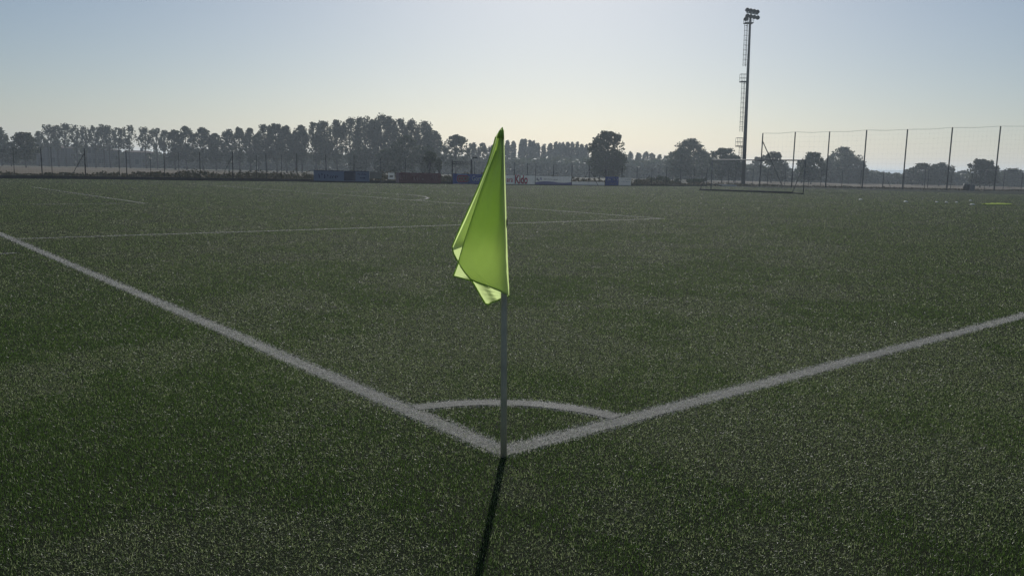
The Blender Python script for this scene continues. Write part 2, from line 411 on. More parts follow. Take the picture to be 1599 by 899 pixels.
L1 = [(-120, 228, 1), (-60, 229, 1), (23, 231, .8), (66.3, 231, 1.3), (82, 230, .8), (134, 232, 1.5), (187, 236, .8), (198.5, 235, 1.3), (236, 237, .8), (257.5, 237, 1.2),
      (280, 238, .7), (313, 238, 1.2), (364, 237, 1.6), (401, 240, .8), (416, 240, 1.2), (440, 242, .8), (464, 240, 1.2), (509, 241, 1.1), (553, 242, 1.1), (594, 247, 1.1), (633, 248, 1.1), (671, 248, 1.3), (706, 251, 1.2)]
fence('pitch_fence', 'dark wire mesh fence with thin posts and low black kerb at the left far side', L1, M_steel, .16, .003,
      braces=[(5, (110, 278)), (12, (344, 281)), (21, (655, 284)), (21, (686, 285))], kerb=.22, rad=.025)
L2 = [(741, 252, 1), (768, 253, 1), (803, 254, 1.3), (823, 255, 1), (836, 256, 1), (864, 257, 1.3), (892.5, 258, 1.3), (919.5, 259, 1.4), (945, 260, 1), (970.5, 260, 1.2), (994, 261, 1), (1017, 262, 1), (1040, 262, 1.1), (1062, 263, 1), (1083, 263, 1), (1103, 262, 1.2)]
fence('pitch_fence', 'dark wire mesh fence behind the banners, from the flag to the goal', L2, M_steel, .18, .003,
      braces=[(7, (908, 289.6)), (7, (934, 290))], kerb=.14, rad=.03)
L3 = [(1103, 262, 1), (1137, 262, 1), (1148, 263, 1), (1175, 263, 1), (1198, 263, 1.1), (1225, 264, 1), (1262, 265, 1), (1281, 265, 1), (1314, 265, 1), (1343, 266, 1), (1378, 267, 1.6), (1411, 267, .9), (1443, 263, 1), (1448, 263, 1), (1484, 268, 1), (1516, 268, 1), (1566, 267, 1.1), (1594, 268, 1.1), (1650, 270, 1), (1720, 271, 1)]
L3 = [(u, v, k, fv(u) - 1.0) for u, v, k in L3]
fence('pitch_fence', 'low dark wire mesh fence running under the tall ball net on the right', L3, M_steel, .22, .004,
      braces=[(10, (1392, 295))], kerb=.12, rad=.035)
L4 = [(1186, 208, 1.0), (1236, 206, 1), (1289, 205.5, 1), (1346, 203, 1.1), (1409, 202, 1.1), (1478, 199, 1.15), (1552, 197, 1.15), (1632, 195, 1.15)]
# real posts lean a little; heights read where they meet the sky
fence('ball_stop_net', 'tall pale ball stop net strung between eight slim dark poles on the right', L4, M_steel, .6, .0026,
      braces=[(0, (1222, 291))], kerb=None, rad=.075, cat='ball net', cable=True)

# white kerb line running from the banners to the mast
kb = MB(); pts = [g(u, v) for u, v in ((986, 287.6), (1040, 288.5), (1100, 290), (1150, 291.3))]
kb.tube([p + [0, 0, .1] for p in pts], .07, 6); tag(kb.build('guard_rail', M_whitep), 'low white rail on the ground between the small blue banner and the mast', 'rail')

# ------------------------------------------------------------------ writing
def text(s, size, M, name, parent, origin, ex, off=.012, bold=0.0, sx=1.0):
    """letters cut out of thin sheet on a plane through origin, reading along ex"""
    cu = bpy.data.curves.new('t', 'FONT'); cu.body = s; cu.size = size; cu.offset = bold; cu.extrude = .002
    to = bpy.data.objects.new('t', cu); COL.objects.link(to)
    dg = bpy.context.evaluated_depsgraph_get(); me = bpy.data.meshes.new_from_object(to.evaluated_get(dg)); bpy.data.objects.remove(to)
    nrm = np.array([ex[1], -ex[0], 0.0])
    for v in me.vertices:
        x, y, z = v.co; p = origin + ex * x * sx + np.array([0, 0, y]) + nrm * (off + z); v.co = p
    me.materials.clear(); me.materials.append(M); return link(name, me, parent)
def flatmat(n, c): return mat(n, c, .6, .3, noise=4, amount=.12, transl=.35)
B_blue = flatmat('banner_blue', (.035, .08, .32)); B_red = flatmat('banner_red', (.22, .085, .085)); B_white = flatmat('banner_white', (.80, .80, .78))
B_pale = flatmat('banner_pale_blue', (.17, .22, .32)); B_navy = flatmat('banner_navy', (.02, .03, .10)); B_cream = flatmat('banner_cream', (.26, .25, .22))
B_pink = flatmat('banner_pink', (.50, .30, .30)); B_mag = flatmat('letter_red', (.55, .03, .08)); B_lilac = flatmat('banner_lilac', (.26, .25, .45))
def banner(u0, u1, vt, vb, M, label, name='banner', fwd=.22, cat='banner'):
    """a taut sheet on the pitch side of the fence; returns root, origin, along, width, height"""
    A = g(u0, fv(u0) + .0); Bq = g(u1, fv(u1) + .0)
    A = A * (1 - fwd / np.linalg.norm(A)); Bq = Bq * (1 - fwd / np.linalg.norm(Bq))
    um = (u0 + u1) / 2; Ym = (A[1] + Bq[1]) / 2
    z1, z0 = at(um, vt, Ym)[2], max(.03, at(um, vb, Ym)[2])
    ex = (Bq - A); Wd = np.linalg.norm(ex); ex /= Wd
    r = empty(name, A, label, cat, 'advertising banners along the far fence')
    mb = MB(); nrm = np.array([ex[1], -ex[0], 0.0]); n = 14; V = []
    for k in (0, 1):
        for j in range(4):
            for i in range(n + 1):
                w = .006 * math.sin(i * 1.9) * math.sin(j * 1.3 + i)
                V.append(A + ex * Wd * i / n + np.array([0, 0, z0 + (z1 - z0) * j / 3]) + nrm * (w * .5 - .006 * k))
    Fc = []; N = n + 1
    for j in range(3):
        for i in range(n):
            a = j * N + i; Fc.append((a, a + 1, a + N + 1, a + N)); a += 4 * N; Fc.append((a + N, a + N + 1, a + 1, a))
    rim = [i for i in range(N)] + [j * N + n for j in range(1, 4)] + [3 * N + i for i in range(n - 1, -1, -1)] + [2 * N, N]
    for i in range(len(rim)): a, b = rim[i], rim[(i + 1) % len(rim)]; Fc.append((b, a, a + 4 * N, b + 4 * N))
    mb.add(V, Fc); mb.build('sheet', M, r)
    return r, A + np.array([0, 0, z0]), ex, Wd, z1 - z0
def patch(b, x0, x1, y0, y1, M, name, off=.010, rnd=0):
    r, O, ex, Wd, H = b; nrm = np.array([ex[1], -ex[0], 0.0]); pts = []
    w, h = (x1 - x0) * Wd, (y1 - y0) * H; c = min(w, h) * rnd
    cs = [(w - c, c, -90), (w - c, h - c, 0), (c, h - c, 90), (c, c, 180)] if rnd else None
    if rnd:
        for cx, cy, a0 in cs:
            for k in range(6):
                a = math.radians(a0 + 18 * k); pts.append((cx + c * math.cos(a), cy + c * math.sin(a)))
    else: pts = [(0, 0), (w, 0), (w, h), (0, h)]
    o0 = O + ex * x0 * Wd + np.array([0, 0, y0 * H])
    fr = [o0 + ex * x + np.array([0, 0, y]) + nrm * off for x, y in pts]; bk = [p - nrm * .004 for p in fr]; n = len(pts)
    mb = MB(); mb.add(fr + bk, [tuple(range(n)), tuple(range(2 * n - 1, n - 1, -1))] + [(i + n, (i + 1) % n + n, (i + 1) % n, i) for i in range(n)])
    return mb.build(name, M, r)
def scribble(b, x0, x1, y0, y1, M, n, off=.014, seed=1):
    """illegible lettering: a run of small uneven strokes, one mesh"""
    r, O, ex, Wd, H = b; nrm = np.array([ex[1], -ex[0], 0.0]); rr = random.Random(seed)
    for i in range(n):
        t = (i + .5) / n; cx = x0 + (x1 - x0) * t; w = (x1 - x0) * Wd / n * .36
        pts = [(cx * Wd + rr.uniform(-w, w), (y0 + rr.random() * (y1 - y0)) * H) for _ in range(4)]
        q = [O + ex * x + np.array([0, 0, y]) + nrm * off for x, y in pts]; MB().tube(q, .022 + .02 * rr.random(), 4).build('letter', M, r)
b = banner(490, 577, 267, 283.2, B_pale, 'pale blue banner with a dark navy panel, leftmost on the far fence')
patch(b, .54, .745, .08, .96, B_navy, 'navy_panel'); scribble(b, .08, .26, .25, .75, B_navy, 4, seed=3); scribble(b, .28, .44, .22, .6, B_navy, 4, seed=4); scribble(b, .78, .95, .62, .8, B_navy, 6, seed=5); scribble(b, .82, .93, .25, .45, B_navy, 4, seed=6)
patch(b, 0, 1, .96, 1.03, B_navy, 'top_band', off=.013)
b = banner(577.6, 596, 268.5, 279, B_cream, 'plain cream panel beside the pale blue banner')
b = banner(606, 616, 270, 280, B_white, 'small white rounded board left of the red banner'); patch(b, .2, .8, .3, .6, B_cream, 'faded_emblem', rnd=.5)
b = banner(618, 688.5, 270, 286, B_red, 'faded red banner with pale unreadable letters')
scribble(b, .08, .25, .3, .8, B_pink, 4, seed=8); scribble(b, .38, .62, .2, .8, B_pink, 4, seed=9); scribble(b, .74, .95, .3, .8, B_pink, 4, seed=10); patch(b, 0, .07, 0, 1, B_pink, 'pale_end')
b = banner(707, 789, 272, 287.4, B_blue, 'deep blue banner with a red rounded logo panel, left of the flag')
patch(b, .065, .30, .1, .93, B_lilac, 'logo_border', .009, .3); patch(b, .077, .288, .17, .86, B_mag, 'logo_panel', .013, .28)
r, O, ex, Wd, H = b
text('COOX', H * .62, B_cream, 'logo_letters', r, O + ex * Wd * .09 + np.array([0, 0, H * .3]), ex, .020, .02, .72)
text('Gorg', H * .72, B_white, 'lettering', r, O + ex * Wd * .35 + np.array([0, 0, H * .32]), ex, .016, .004, .78)
b = banner(789.6, 835, 274, 288, B_white, 'white banner with bold red lettering, right of the flag')
r, O, ex, Wd, H = b
text('ara', H * .78, B_mag, 'small_lettering', r, O + ex * Wd * .03 + np.array([0, 0, H * .26]), ex, .016, .012, .85)
text('Kido', H * 1.3, B_mag, 'bold_lettering', r, O + ex * Wd * .30 + np.array([0, 0, H * .12]), ex, .016, .04, .70)
b = banner(836, 892, 275.5, 289, B_white, 'white banner with a lilac wave along its bottom edge and a dark figure')
r, O, ex, Wd, H = b; nrm = np.array([ex[1], -ex[0], 0.0]); mb = MB(); n = 20
yt = [(.28 + .10 * math.sin(i / n * 6.0) + .08 * i / n) * H for i in range(n + 1)]
for i in range(n):
    x0, x1 = Wd * i / n, Wd * (i + 1) / n
    q = [O + ex * x0 + nrm * .012, O + ex * x1 + nrm * .012, O + ex * x1 + nrm * .012 + np.array([0, 0, yt[i + 1]]), O + ex * x0 + nrm * .012 + np.array([0, 0, yt[i]])]
    mb.add(q, [(0, 1, 2, 3)])
mb.build('wave_band', B_lilac, r)
scribble(b, .03, .10, .4, .9, B_navy, 2, seed=12); scribble(b, .12, .17, .5, .9, B_lilac, 2, seed=13); scribble(b, .22, .62, .6, .68, B_cream, 10, seed=14)
b = banner(893, 944, 284, 289.8, B_white, 'long low white board between two banners')
b = banner(945, 965.5, 276, 290, B_blue, 'small blue banner with white marks, right of the long low board'); scribble(b, .1, .4, .55, .85, B_white, 3, seed=15); scribble(b, .5, .92, .5, .85, B_white, 4, seed=16); scribble(b, .25, .8, .18, .3, B_lilac, 6, seed=17)
b = banner(966, 985, 277.5, 290, B_white, 'small grey white banner with faint grey text, rightmost on the fence'); scribble(b, .2, .9, .45, .55, B_pale, 7, seed=18); scribble(b, .5, .95, .7, .8, B_cream, 5, seed=19)

# gate frame and lamp post by the blue banner
gb = g(706, fv(706) - .3); ge = g(735.5, fv(735) - .4)
r = empty('gate_frame', gb, 'dark open gate frame with double top rail behind the blue banner', 'gate')
for p, vt, u in ((gb, 250, 706), (ge, 249, 735.5)):
    mb = MB(); h = at(u, vt, p[1])[2]; mb.tube([p, p + [0, 0, h]], .06, 8); mb.build('post', M_steel, r, True)
for v in (253, 256):
    mb = MB(); mb.tube([at(706, v, gb[1]), at(735.5, v + .4, ge[1])], .04, 6); mb.build('rail', M_steel, r, True)
lb = g(737.5, fv(737) - .5); r = empty('lamp_post', lb, 'short dark lamp post with a bent head beside the gate frame', 'lamp post')
mb = MB(); mb.tube([lb, at(736.5, 250, lb[1]), at(738, 247.5, lb[1]), at(741, 246.5, lb[1])], .05, 8); mb.build('pole', M_steel, r, True)
mb = MB(); q = at(742, 246.3, lb[1]); mb.box(q, (.42, .25, .14)); mb.build('lamp_head', M_steel, r)

# ------------------------------------------------------------------ goals
def goal(u_l, v_l, u_r, v_r, vt_l, vt_r, rl, rr, label):
    A = g(u_l, v_l); B = g(u_r, v_r); hA = at(u_l, vt_l, A[1])[2]; hB = at(u_r, vt_r, B[1])[2]; h = (hA + hB) / 2
    r = empty('football_goal', A, label, 'goal', 'football goals on the far side')
    RA, RB = g(*rl), g(*rr); up = lambda p, z: p + np.array([0, 0, z])
    for p in (A, B): MB().tube([p, up(p, h)], .036, 10).build('post', M_galv, r, True)
    MB().tube([up(A, h), up(B, h)], .045, 10).build('crossbar', M_galv, r, True)
    MB().tube([up(RA, .06), up(RB, .06)], .085, 8).build('ground_bar', M_steel, r, True)
    MB().tube([up(A, .06), up(RA, .06)], .05, 8).build('side_bar', M_steel, r, True)
    MB().tube([up(B, .06), up(RB, .06)], .05, 8).build('side_bar', M_steel, r, True)
    MB().tube([up(A, h * .97), up(RA, .06)], .025, 8).build('net_support', M_galv, r, True)
    MB().tube([up(B, h * .97), up(RB, .06)], .025, 8).build('net_support', M_galv, r, True)
    nm = MB(); n = 26
    for i in range(n + 1):
        t = i / n; nm.tube([up(A * (1 - t) + B * t, h), up(RA * (1 - t) + RB * t, .05)], .0035, 3, False)
    for j in range(11):
        s = j / 11; nm.tube([up(A * (1 - s) + RA * s, h * (1 - s)), up(B * (1 - s) + RB * s, h * (1 - s))], .0035, 3, False)
    nm.build('net', M_net, r)
    return r
goal(1110, 298.2, 1254, 303.6, 250, 250, (1093, 297.2), (1237, 302.4), 'full size metal football goal standing in front of the floodlight mast')
goal(1537, 298.6, 1660, 301.5, 266, 268, (1580, 296.6), (1715, 299), 'football goal cut off by the right edge, under the tall net')

# ------------------------------------------------------------------ floodlight mast
mbp = g(1160, 290.3); YM = mbp[1]
root = empty('floodlight_mast', mbp, 'tall grey floodlight mast with caged ladder and eight round lamps', 'floodlight')
def Q(u, v, dy=0.0): return at(u, v, YM + dy)
ppm = FPX / YM
def axis(v): return 1160.2 + (290.3 - v) * (1171.6 - 1160.2) / (290.3 - 28)
MB().tube([Q(axis(v), v) for v in (290.3, 220, 150, 90, 27)], [3.1 / ppm, 2.75 / ppm, 2.3 / ppm, 1.9 / ppm, 1.5 / ppm], 12).build('pole', M_mast, root, True)
MB().box(mbp + [0, 0, .12], (1.3, 1.1, .24)).build('footing', M_concrete, root)
ld = MB()
for va, vb_, off in ((38, 104, 6.0), (128, 206, 6.5), (228, 262, 6.2)):
    for dx in (-2.2, 2.0):
        ld.tube([Q(axis(v) - off + dx, v, -.1) for v in (va, vb_)], .028, 5)
    for v in np.arange(va, vb_, 2.6): ld.tube([Q(axis(v) - off - 2.2, v, -.1), Q(axis(v) - off + 2.0, v, -.1)], .016, 4)
    for v in np.arange(va + 3, vb_, 7.5):                       # cage hoops
        c = Q(axis(v) - off, v, -.1); ld.tube([c + np.array([.22 * math.cos(a) - .05, -.38 * math.sin(a) * 1.0, 0]) for a in np.linspace(0, math.pi, 9)], .022, 4)
        ld.tube([Q(axis(v) - off, v, -.1), Q(axis(v), v)], .02, 4)
    for a in (.5, 1.57, 2.6):
        ld.tube([Q(axis(v) - off, v, -.1) + np.array([.22 * math.cos(a) - .05, -.38 * math.sin(a), 0]) for v in (va, vb_)], .014, 4)
ld.build('ladder', M_mast, root)
def platform(vf, vt, ul, ur):
    c = (Q(ul, vf) + Q(ur, vf)) / 2; w = np.linalg.norm(Q(ur, vf) - Q(ul, vf)); h = Q(ul, vt)[2] - Q(ul, vf)[2]
    pl = MB().box(c, (w, .9, .12)).build('platform', M_mast, root)
    rl = MB()
    for sx in (-1, 0, 1):
        for sy in (-1, 1): rl.tube([c + np.array([sx * w / 2, sy * .42, 0]), c + np.array([sx * w / 2, sy * .42, h])], .022, 5)
    for z in (.5, 1.0):
        for sy in (-1, 1): rl.tube([c + np.array([-w / 2, sy * .42, h * z]), c + np.array([w / 2, sy * .42, h * z])], .022, 5)
        rl.tube([c + np.array([-w / 2, -.42, h * z]), c + np.array([-w / 2, .42, h * z])], .022, 5)
    rl.build('railing', M_mast, pl)
platform(128, 116, 1155.8, 1166.5); platform(228.5, 215.5, 1149.6, 1160.2); platform(36.6, 28.5, 1162.3, 1175.2)
lc = MB().box(Q(1166.2, 29, -.2), (.35, .4, .5)).build('control_box', M_lamp, root)
def bar(ul, vl, ur, vr, M, r=.06): MB().tube([Q(ul, vl, -.35), Q(ur, vr, -.35)], r, 6).build('crossbar', M, root, True)
bar(1165.5, 19.6, 1183.5, 22.8, M_whitep, .085); bar(1165, 25, 1183.5, 28.6, M_mast, .06)
MB().tube([Q(1171.3, 28, 0), Q(1173.5, 17, -.3)], .09, 8).build('head_column', M_mast, root, True)
def lampobj(u, v):
    c = Q(u, v, -.5); d = np.array([-.15, -.82, -.5]); d /= np.linalg.norm(d)
    prof = [(-.26, .06), (-.22, .16), (-.10, .235), (.05, .26), (.09, .27), (.10, .24)]
    h = MB().tube([c + d * s for s, _ in prof], [q for _, q in prof], 16).build('lamp', M_lamp, root, True)
    MB().tube([c + d * .101, c + d * .106], [.235, .235], 16).build('lens', M_glass, h)
    MB().tube([c + np.array([-.27, 0, 0]), c + np.array([-.27, .2, -.1]), c + np.array([.27, .2, -.1]), c + np.array([.27, 0, 0])], .02, 4).build('bracket', M_mast, h)
for i in range(4): lampobj(1167.0 + i * 5.25, 15.6 + i * 1.0)
for i in range(4): lampobj(1167.2 + i * 5.3, 24.8 + i * .95)
lampobj(1164.8, 29.6)

# ------------------------------------------------------------------ small things on the pitch
def disc(u, v, label, s=.11):
    p = g(u, v); mb = MB(); mb.tube([p + [0, 0, .001], p + [0, 0, .03], p + [0, 0, .055]], [s, s * .75, s * .35], 14)
    tag(mb.build('training_marker', M_whitep, smooth=True), label, 'marker', 'white training markers on the grass')
disc(1344, 312, 'small white training marker on the grass nearest the goal', .12)
disc(1414.5, 315.3, 'small white training marker, second from the goal', .13)
disc(1515.5, 313.6, 'pale training marker at the back of the pair near the lime cloth', .10)
disc(1518.5, 319.8, 'white training marker at the front of the pair near the lime cloth', .14)
for i, (u, v) in enumerate(((1463, 316), (1478, 316.4), (1494, 316.4))):
    disc(u, v, ['faint flat marker, left one of three in a row', 'faint flat marker, middle one of three in a row', 'faint flat marker, right one of three in a row'][i], .09)
ca, cb = g(1536, 319.6), g(1581, 319.2); mb = MB(); n = 24; V = []; wd = .95
for j in range(4):
    for i in range(n + 1):
        t = i / n; taper = math.sin(math.pi * min(1, t * .9 + .12)) ** .6
        p = ca * (1 - t) + cb * t + np.array([0, (j / 3 - .5) * wd * taper, .03 + .07 * taper * (.5 + .5 * math.sin(i * 1.3 + j * 2)) * (1 if 0 < j < 3 else .1)])
        V.append(p)
k = len(V); V += [p - np.array([0, 0, .008]) for p in V]
Fc = []
for j in range(3):
    for i in range(n):
        a0 = j * (n + 1) + i; Fc.append((a0, a0 + 1, a0 + n + 2, a0 + n + 1)); a0 += k; Fc.append((a0 + n + 1, a0 + n + 2, a0 + 1, a0))
M_bib = mat('yellow_green_cloth', (.40, .52, .06), .8, .1, transl=.4)
mb.add(V, Fc); tag(mb.build('lime_cloth', M_bib, smooth=True), 'flat lime green cloth lying crumpled on the grass at the right', 'cloth')
bp = g(1508.5, fv(1508) + .2); hb = at(1508, 287.6, bp[1])[2]; r = empty('rubbish_bin', bp, 'dark upright bin against the right fence', 'bin')
MB().tube([bp, bp + [0, 0, hb * .9]], [.36, .42], 12).build('body', M_black, r, True)
MB().tube([bp + [0, 0, hb * .9], bp + [0, 0, hb]], [.45, .40], 12).build('lid', M_black, r, True)
bp = g(1517.5, fv(1517) + .2); hb = at(1517, 289.5, bp[1])[2]
MBq = MB(); MBq.box(bp + [0, 0, hb / 2], (.52, .4, hb)); MBq.box(bp + [0, 0, hb + .02], (.58, .46, .04)); tag(MBq.build('utility_box', M_galv), 'pale grey utility cabinet just right of the dark bin', 'cabinet')

# ------------------------------------------------------------------ trees
def leafcards(C, s, n_, aspect=1.0):
    """triangles of size s at centres C with random attitudes"""
    a = rng.normal(size=(n_, 3)); a /= np.linalg.norm(a, axis=1)[:, None]
    b = rng.normal(size=(n_, 3)); b -= a * (a * b).sum(1)[:, None]; b /= np.linalg.norm(b, axis=1)[:, None]
    ss = s * (.6 + .8 * rng.random(n_))[:, None]
    return np.stack([C - a * ss * .55 - b * ss * .35, C + a * ss * .6 - b * ss * .2, C + a * ss * .05 + b * ss * .65, C - a * ss * .5 + b * ss * .3], 1).reshape(-1, 3)
def crown_points(kind, H, Wd, n, zb):
    """points of a crown of height H, width Wd, from zb up; clumped so that sky shows through"""
    nc = {'lombardy': 34, 'sparse': 26, 'fan': 38, 'broad': 46}[kind]
    c_, b_ = {'lombardy': (.55, .45), 'sparse': (.5, .25), 'fan': (.6, .35), 'broad': (.42, .5)}[kind]
    def prof(t):
        lo = b_ + (1 - b_) * np.sqrt(np.clip(1 - ((c_ - t) / c_) ** 2, 0, 1)); hi = np.sqrt(np.clip(1 - ((t - c_) / (1 - c_)) ** 2, 0, 1))
        return np.where(t < c_, lo, hi) * (.85 if kind == 'lombardy' else .95)
    t = rng.random(nc); rr = Wd * .5 * prof(t); a = rng.random(nc) * 2 * np.pi; q = rng.random(nc) ** .4
    wobx = np.array([rng.normal(0, .05) * Wd, 0])
    cx, cy, cz = rr * q * np.cos(a), rr * q * np.sin(a), zb + (H - zb) * t
    cr = {'lombardy': .15, 'sparse': .115, 'fan': .11, 'broad': .085}[kind] * Wd * (.6 + .9 * rng.random(nc))
    i = rng.integers(0, nc, n)
    d = rng.normal(size=(n, 3)); d /= np.linalg.norm(d, axis=1)[:, None]; d *= (rng.random(n) ** .6)[:, None] * 1.25
    sc = np.stack([cr[i], cr[i], cr[i] * (2.0 if kind in ('lombardy', 'fan', 'sparse') else .85)], 1)
    C = np.stack([cx[i], cy[i], cz[i]], 1) + d * sc
    # a loose filling between the clumps
    k = int(n * {'lombardy': .45, 'sparse': .14, 'fan': .28, 'broad': .28}[kind]); t2 = rng.random(k) ** .95; a2 = rng.random(k) * 2 * np.pi; q2 = np.sqrt(rng.random(k))
    r2 = Wd * .5 * prof(t2) * q2
    C[:k] = np.stack([r2 * np.cos(a2), r2 * np.sin(a2), zb + (H - zb) * t2], 1)
    C[:, 2] -= np.clip(C[:, 2] - H * 1.0, 0, 9) * .5
    return C, np.stack([cx, cy, cz], 1), (i % 5) / 5
def tree(name, u, vt, D, wpx, kind, label, group, M, zfrac=.3, n=1000, leaf=.42, cat='tree', lean=0.0):
    b = g(u, hor(u) + CAMH * FPX / D / math.cos(PITCH) ** 1)
    H = at(u, vt, b[1])[2]; Wd = wpx * D / FPX * 1.12; n = int(n * (1.35 if kind == 'sparse' else 1.9)); leaf *= .88 if kind != 'sparse' else .8
    root = empty(name, b, label, cat, group)
    C, cl, ti = crown_points(kind, H * .97, Wd, n, H * zfrac)
    C[:, 0] += lean * C[:, 2]; cl[:, 0] += lean * cl[:, 2]
    V = leafcards(C + b, leaf * .85, n)
    tris_mesh('crown', V, 4, np.clip(ti * .7 + rng.random(n) * .4, 0, 1), M, root)
    tr = MB(); r0 = max(.10, H * .016)
    wob = [np.array([lean * H * s + .15 * math.sin(3 * s + u), .1 * math.cos(4 * s + u), 0]) * (s > 0) for s in (0, .25, .5, .75, .92)]
    tr.tube([b + w + [0, 0, H * s] for w, s in zip(wob, (0, .25, .5, .75, .92))], [r0 * 1.2, r0 * .95, r0 * .7, r0 * .4, r0 * .12], 6)
    for k in rng.choice(len(cl), min(11, len(cl)), replace=False):
        c = cl[k]; s = max(.15, c[2] / H - .22) if kind != 'broad' else max(.2, c[2] / H * .55)
        p0 = b + np.array([lean * H * s, 0, H * s]); tr.tube([p0, p0 * .45 + (b + c) * .55 + [0, 0, -.15], b + c], [r0 * .4, r0 * .26, r0 * .08], 4, False)
    tr.build('trunk', M_bark, root, True)
    return root

GS = 'row of thin poplars with bare lower trunks'
sp = [(62, 205, 12), (78, 194, 14), (92, 195, 14), (104, 193, 16), (122, 194, 14), (136, 197, 14), (150, 197, 14), (163, 195, 14), (173, 195, 14), (187, 199, 13), (204, 197, 18), (229, 197, 15), (246, 199, 15), (258, 203, 12)]
for i, (u, v, w) in enumerate(sp):
    tree('poplar_tree', u, v, 195, w * 1.3, 'sparse', f'{ordn(i)} from the left in the row of thin see-through poplars with bare trunks', GS, M_leafp, .46, 720, .42)
tree('broadleaf_tree', 3, 199, 185, 24, 'broad', 'grey tree cut off by the left edge, beside the dark bushy one', None, M_leafd, .25, 900, .5)
tree('broadleaf_tree', 41, 207, 150, 36, 'broad', 'dark round bushy tree near the left edge before the thin poplars', None, M_leafd, .22, 1500, .42)
tree('broadleaf_tree', 18, 222, 170, 26, 'broad', 'low dark tree between the left edge tree and the round bushy one', None, M_leafd, .15, 800, .45)
GD = 'dense mixed trees left of the tallest poplars'
dn = [(274, 202, 22), (292, 196, 30), (318, 199, 30), (338, 207, 24), (358, 202, 18), (375, 199, 18), (392, 201, 18), (404, 206, 14)]
nm = ['rounded tree at the left end of the dense clump', 'broad rounded tree forming the left peak of the dense clump', 'second broad tree of the dense clump, slightly lower than the peak', 'low drooping tree filling the right shoulder of the dense clump',
      'upright ragged tree just right of the dense clump', 'slim pointed tree after the ragged upright one', 'square topped tree before the tall poplar row begins', 'narrow tree touching the start of the tall poplar row']
for (u, v, w), l in zip(dn, nm): tree('broadleaf_tree', u, v, 180, w, 'broad' if w > 20 else 'fan', l, GD, M_leafd, .22, 1500 if w > 20 else 900, .45)
GT = 'tall leaning poplars left of the flag'
tp = [(417, 195, 18), (433, 193, 18), (448, 197, 16), (463, 204, 12), (472, 196, 16), (495, 190, 18), (509, 189, 18), (527, 188, 20), (548, 185, 24), (571, 182, 22), (585, 186, 14), (596, 179, 22), (611, 182, 18), (626, 185, 18), (645, 187, 20), (664, 188, 22), (678, 202, 20)]
for i, (u, v, w) in enumerate(tp):
    tree('tall_poplar', u, v, 172, w * 1.35, 'fan', (f'{ordn(i)} from the left in the tall dense poplar row rising towards the flag') if i < 16 else 'last and lowest poplar on the right slope of the tall row', GT, M_leafp, .26, 1900, .36, lean=-.03)
for u, v, w, D, l in [(632, 212, 46, 140, 'dark broad bushy tree standing in front of the tall poplar row'), (602, 232, 34, 145, 'lower dark tree in front of the tall poplars, left of the broad bushy one'),
                   (668, 228, 30, 140, 'dark green tree below the right end of the tall poplar row'), (560, 232, 30, 160, 'low grey green tree under the middle of the tall poplar row')]:
    tree('broadleaf_tree', u, v, D, w, 'broad', l, None, M_leafd, .14, 1700, .4)
tree('broadleaf_tree', 711, 210, 165, 42, 'broad', 'pointed bushy tree in the gap between the tall poplars and the flag', None, M_leafp, .2, 1600, .42)
for i, (u, v, w) in enumerate([(739, 223, 16), (753, 223, 15), (768, 226, 15), (779, 228, 12)]):
    tree('slim_poplar', u, v, 210, w, 'fan', f'{ordn(i)} slim poplar from the left, just left of the flag top', 'slim poplars just left of the flag', M_leafp, .2, 800, .45)
GL = 'narrow columnar poplars right of the flag'
lm = [(791, 218), (801, 219), (813, 216.5), (818, 217), (826, 219), (832, 218.5), (839, 224), (848, 224.5), (858, 222), (866, 220.5), (872, 222), (878, 221), (885, 220.5), (892, 221), (900, 220.5), (907, 225), (914, 226)]
for i, (u, v) in enumerate(lm):
    tree('columnar_poplar', u, v, 250, 9.5, 'lombardy', (f'{ordn(i)} narrow columnar poplar rightwards from the flag') if i < 16 else 'last narrow columnar poplar, touching the big dark tree', GL, M_leafp, .10, 900, .5)
tree('broadleaf_tree', 947, 205, 138, 54, 'broad', 'large dark ragged tree standing alone tall right of the flag', None, M_leafd, .24, 3200, .34)
tree('broadleaf_tree', 936, 228, 140, 34, 'broad', 'lower dark tree tucked under the left side of the large ragged one', None, M_leafd, .14, 1300, .36)
tree('broadleaf_tree', 958, 232, 140, 34, 'broad', 'lower dark tree tucked under the right side of the large ragged one', None, M_leafd, .14, 1300, .36)
for i, (u, v) in enumerate([(983, 237), (995, 238), (1007, 237), (1017, 240), (1028, 241), (1038, 243)]):
    tree('small_poplar', u, v, 260, 11, 'fan', f'{ordn(i)} of the small hazy poplars between the two big dark trees', 'small hazy poplars between the big trees', M_leafp, .1, 700, .5)
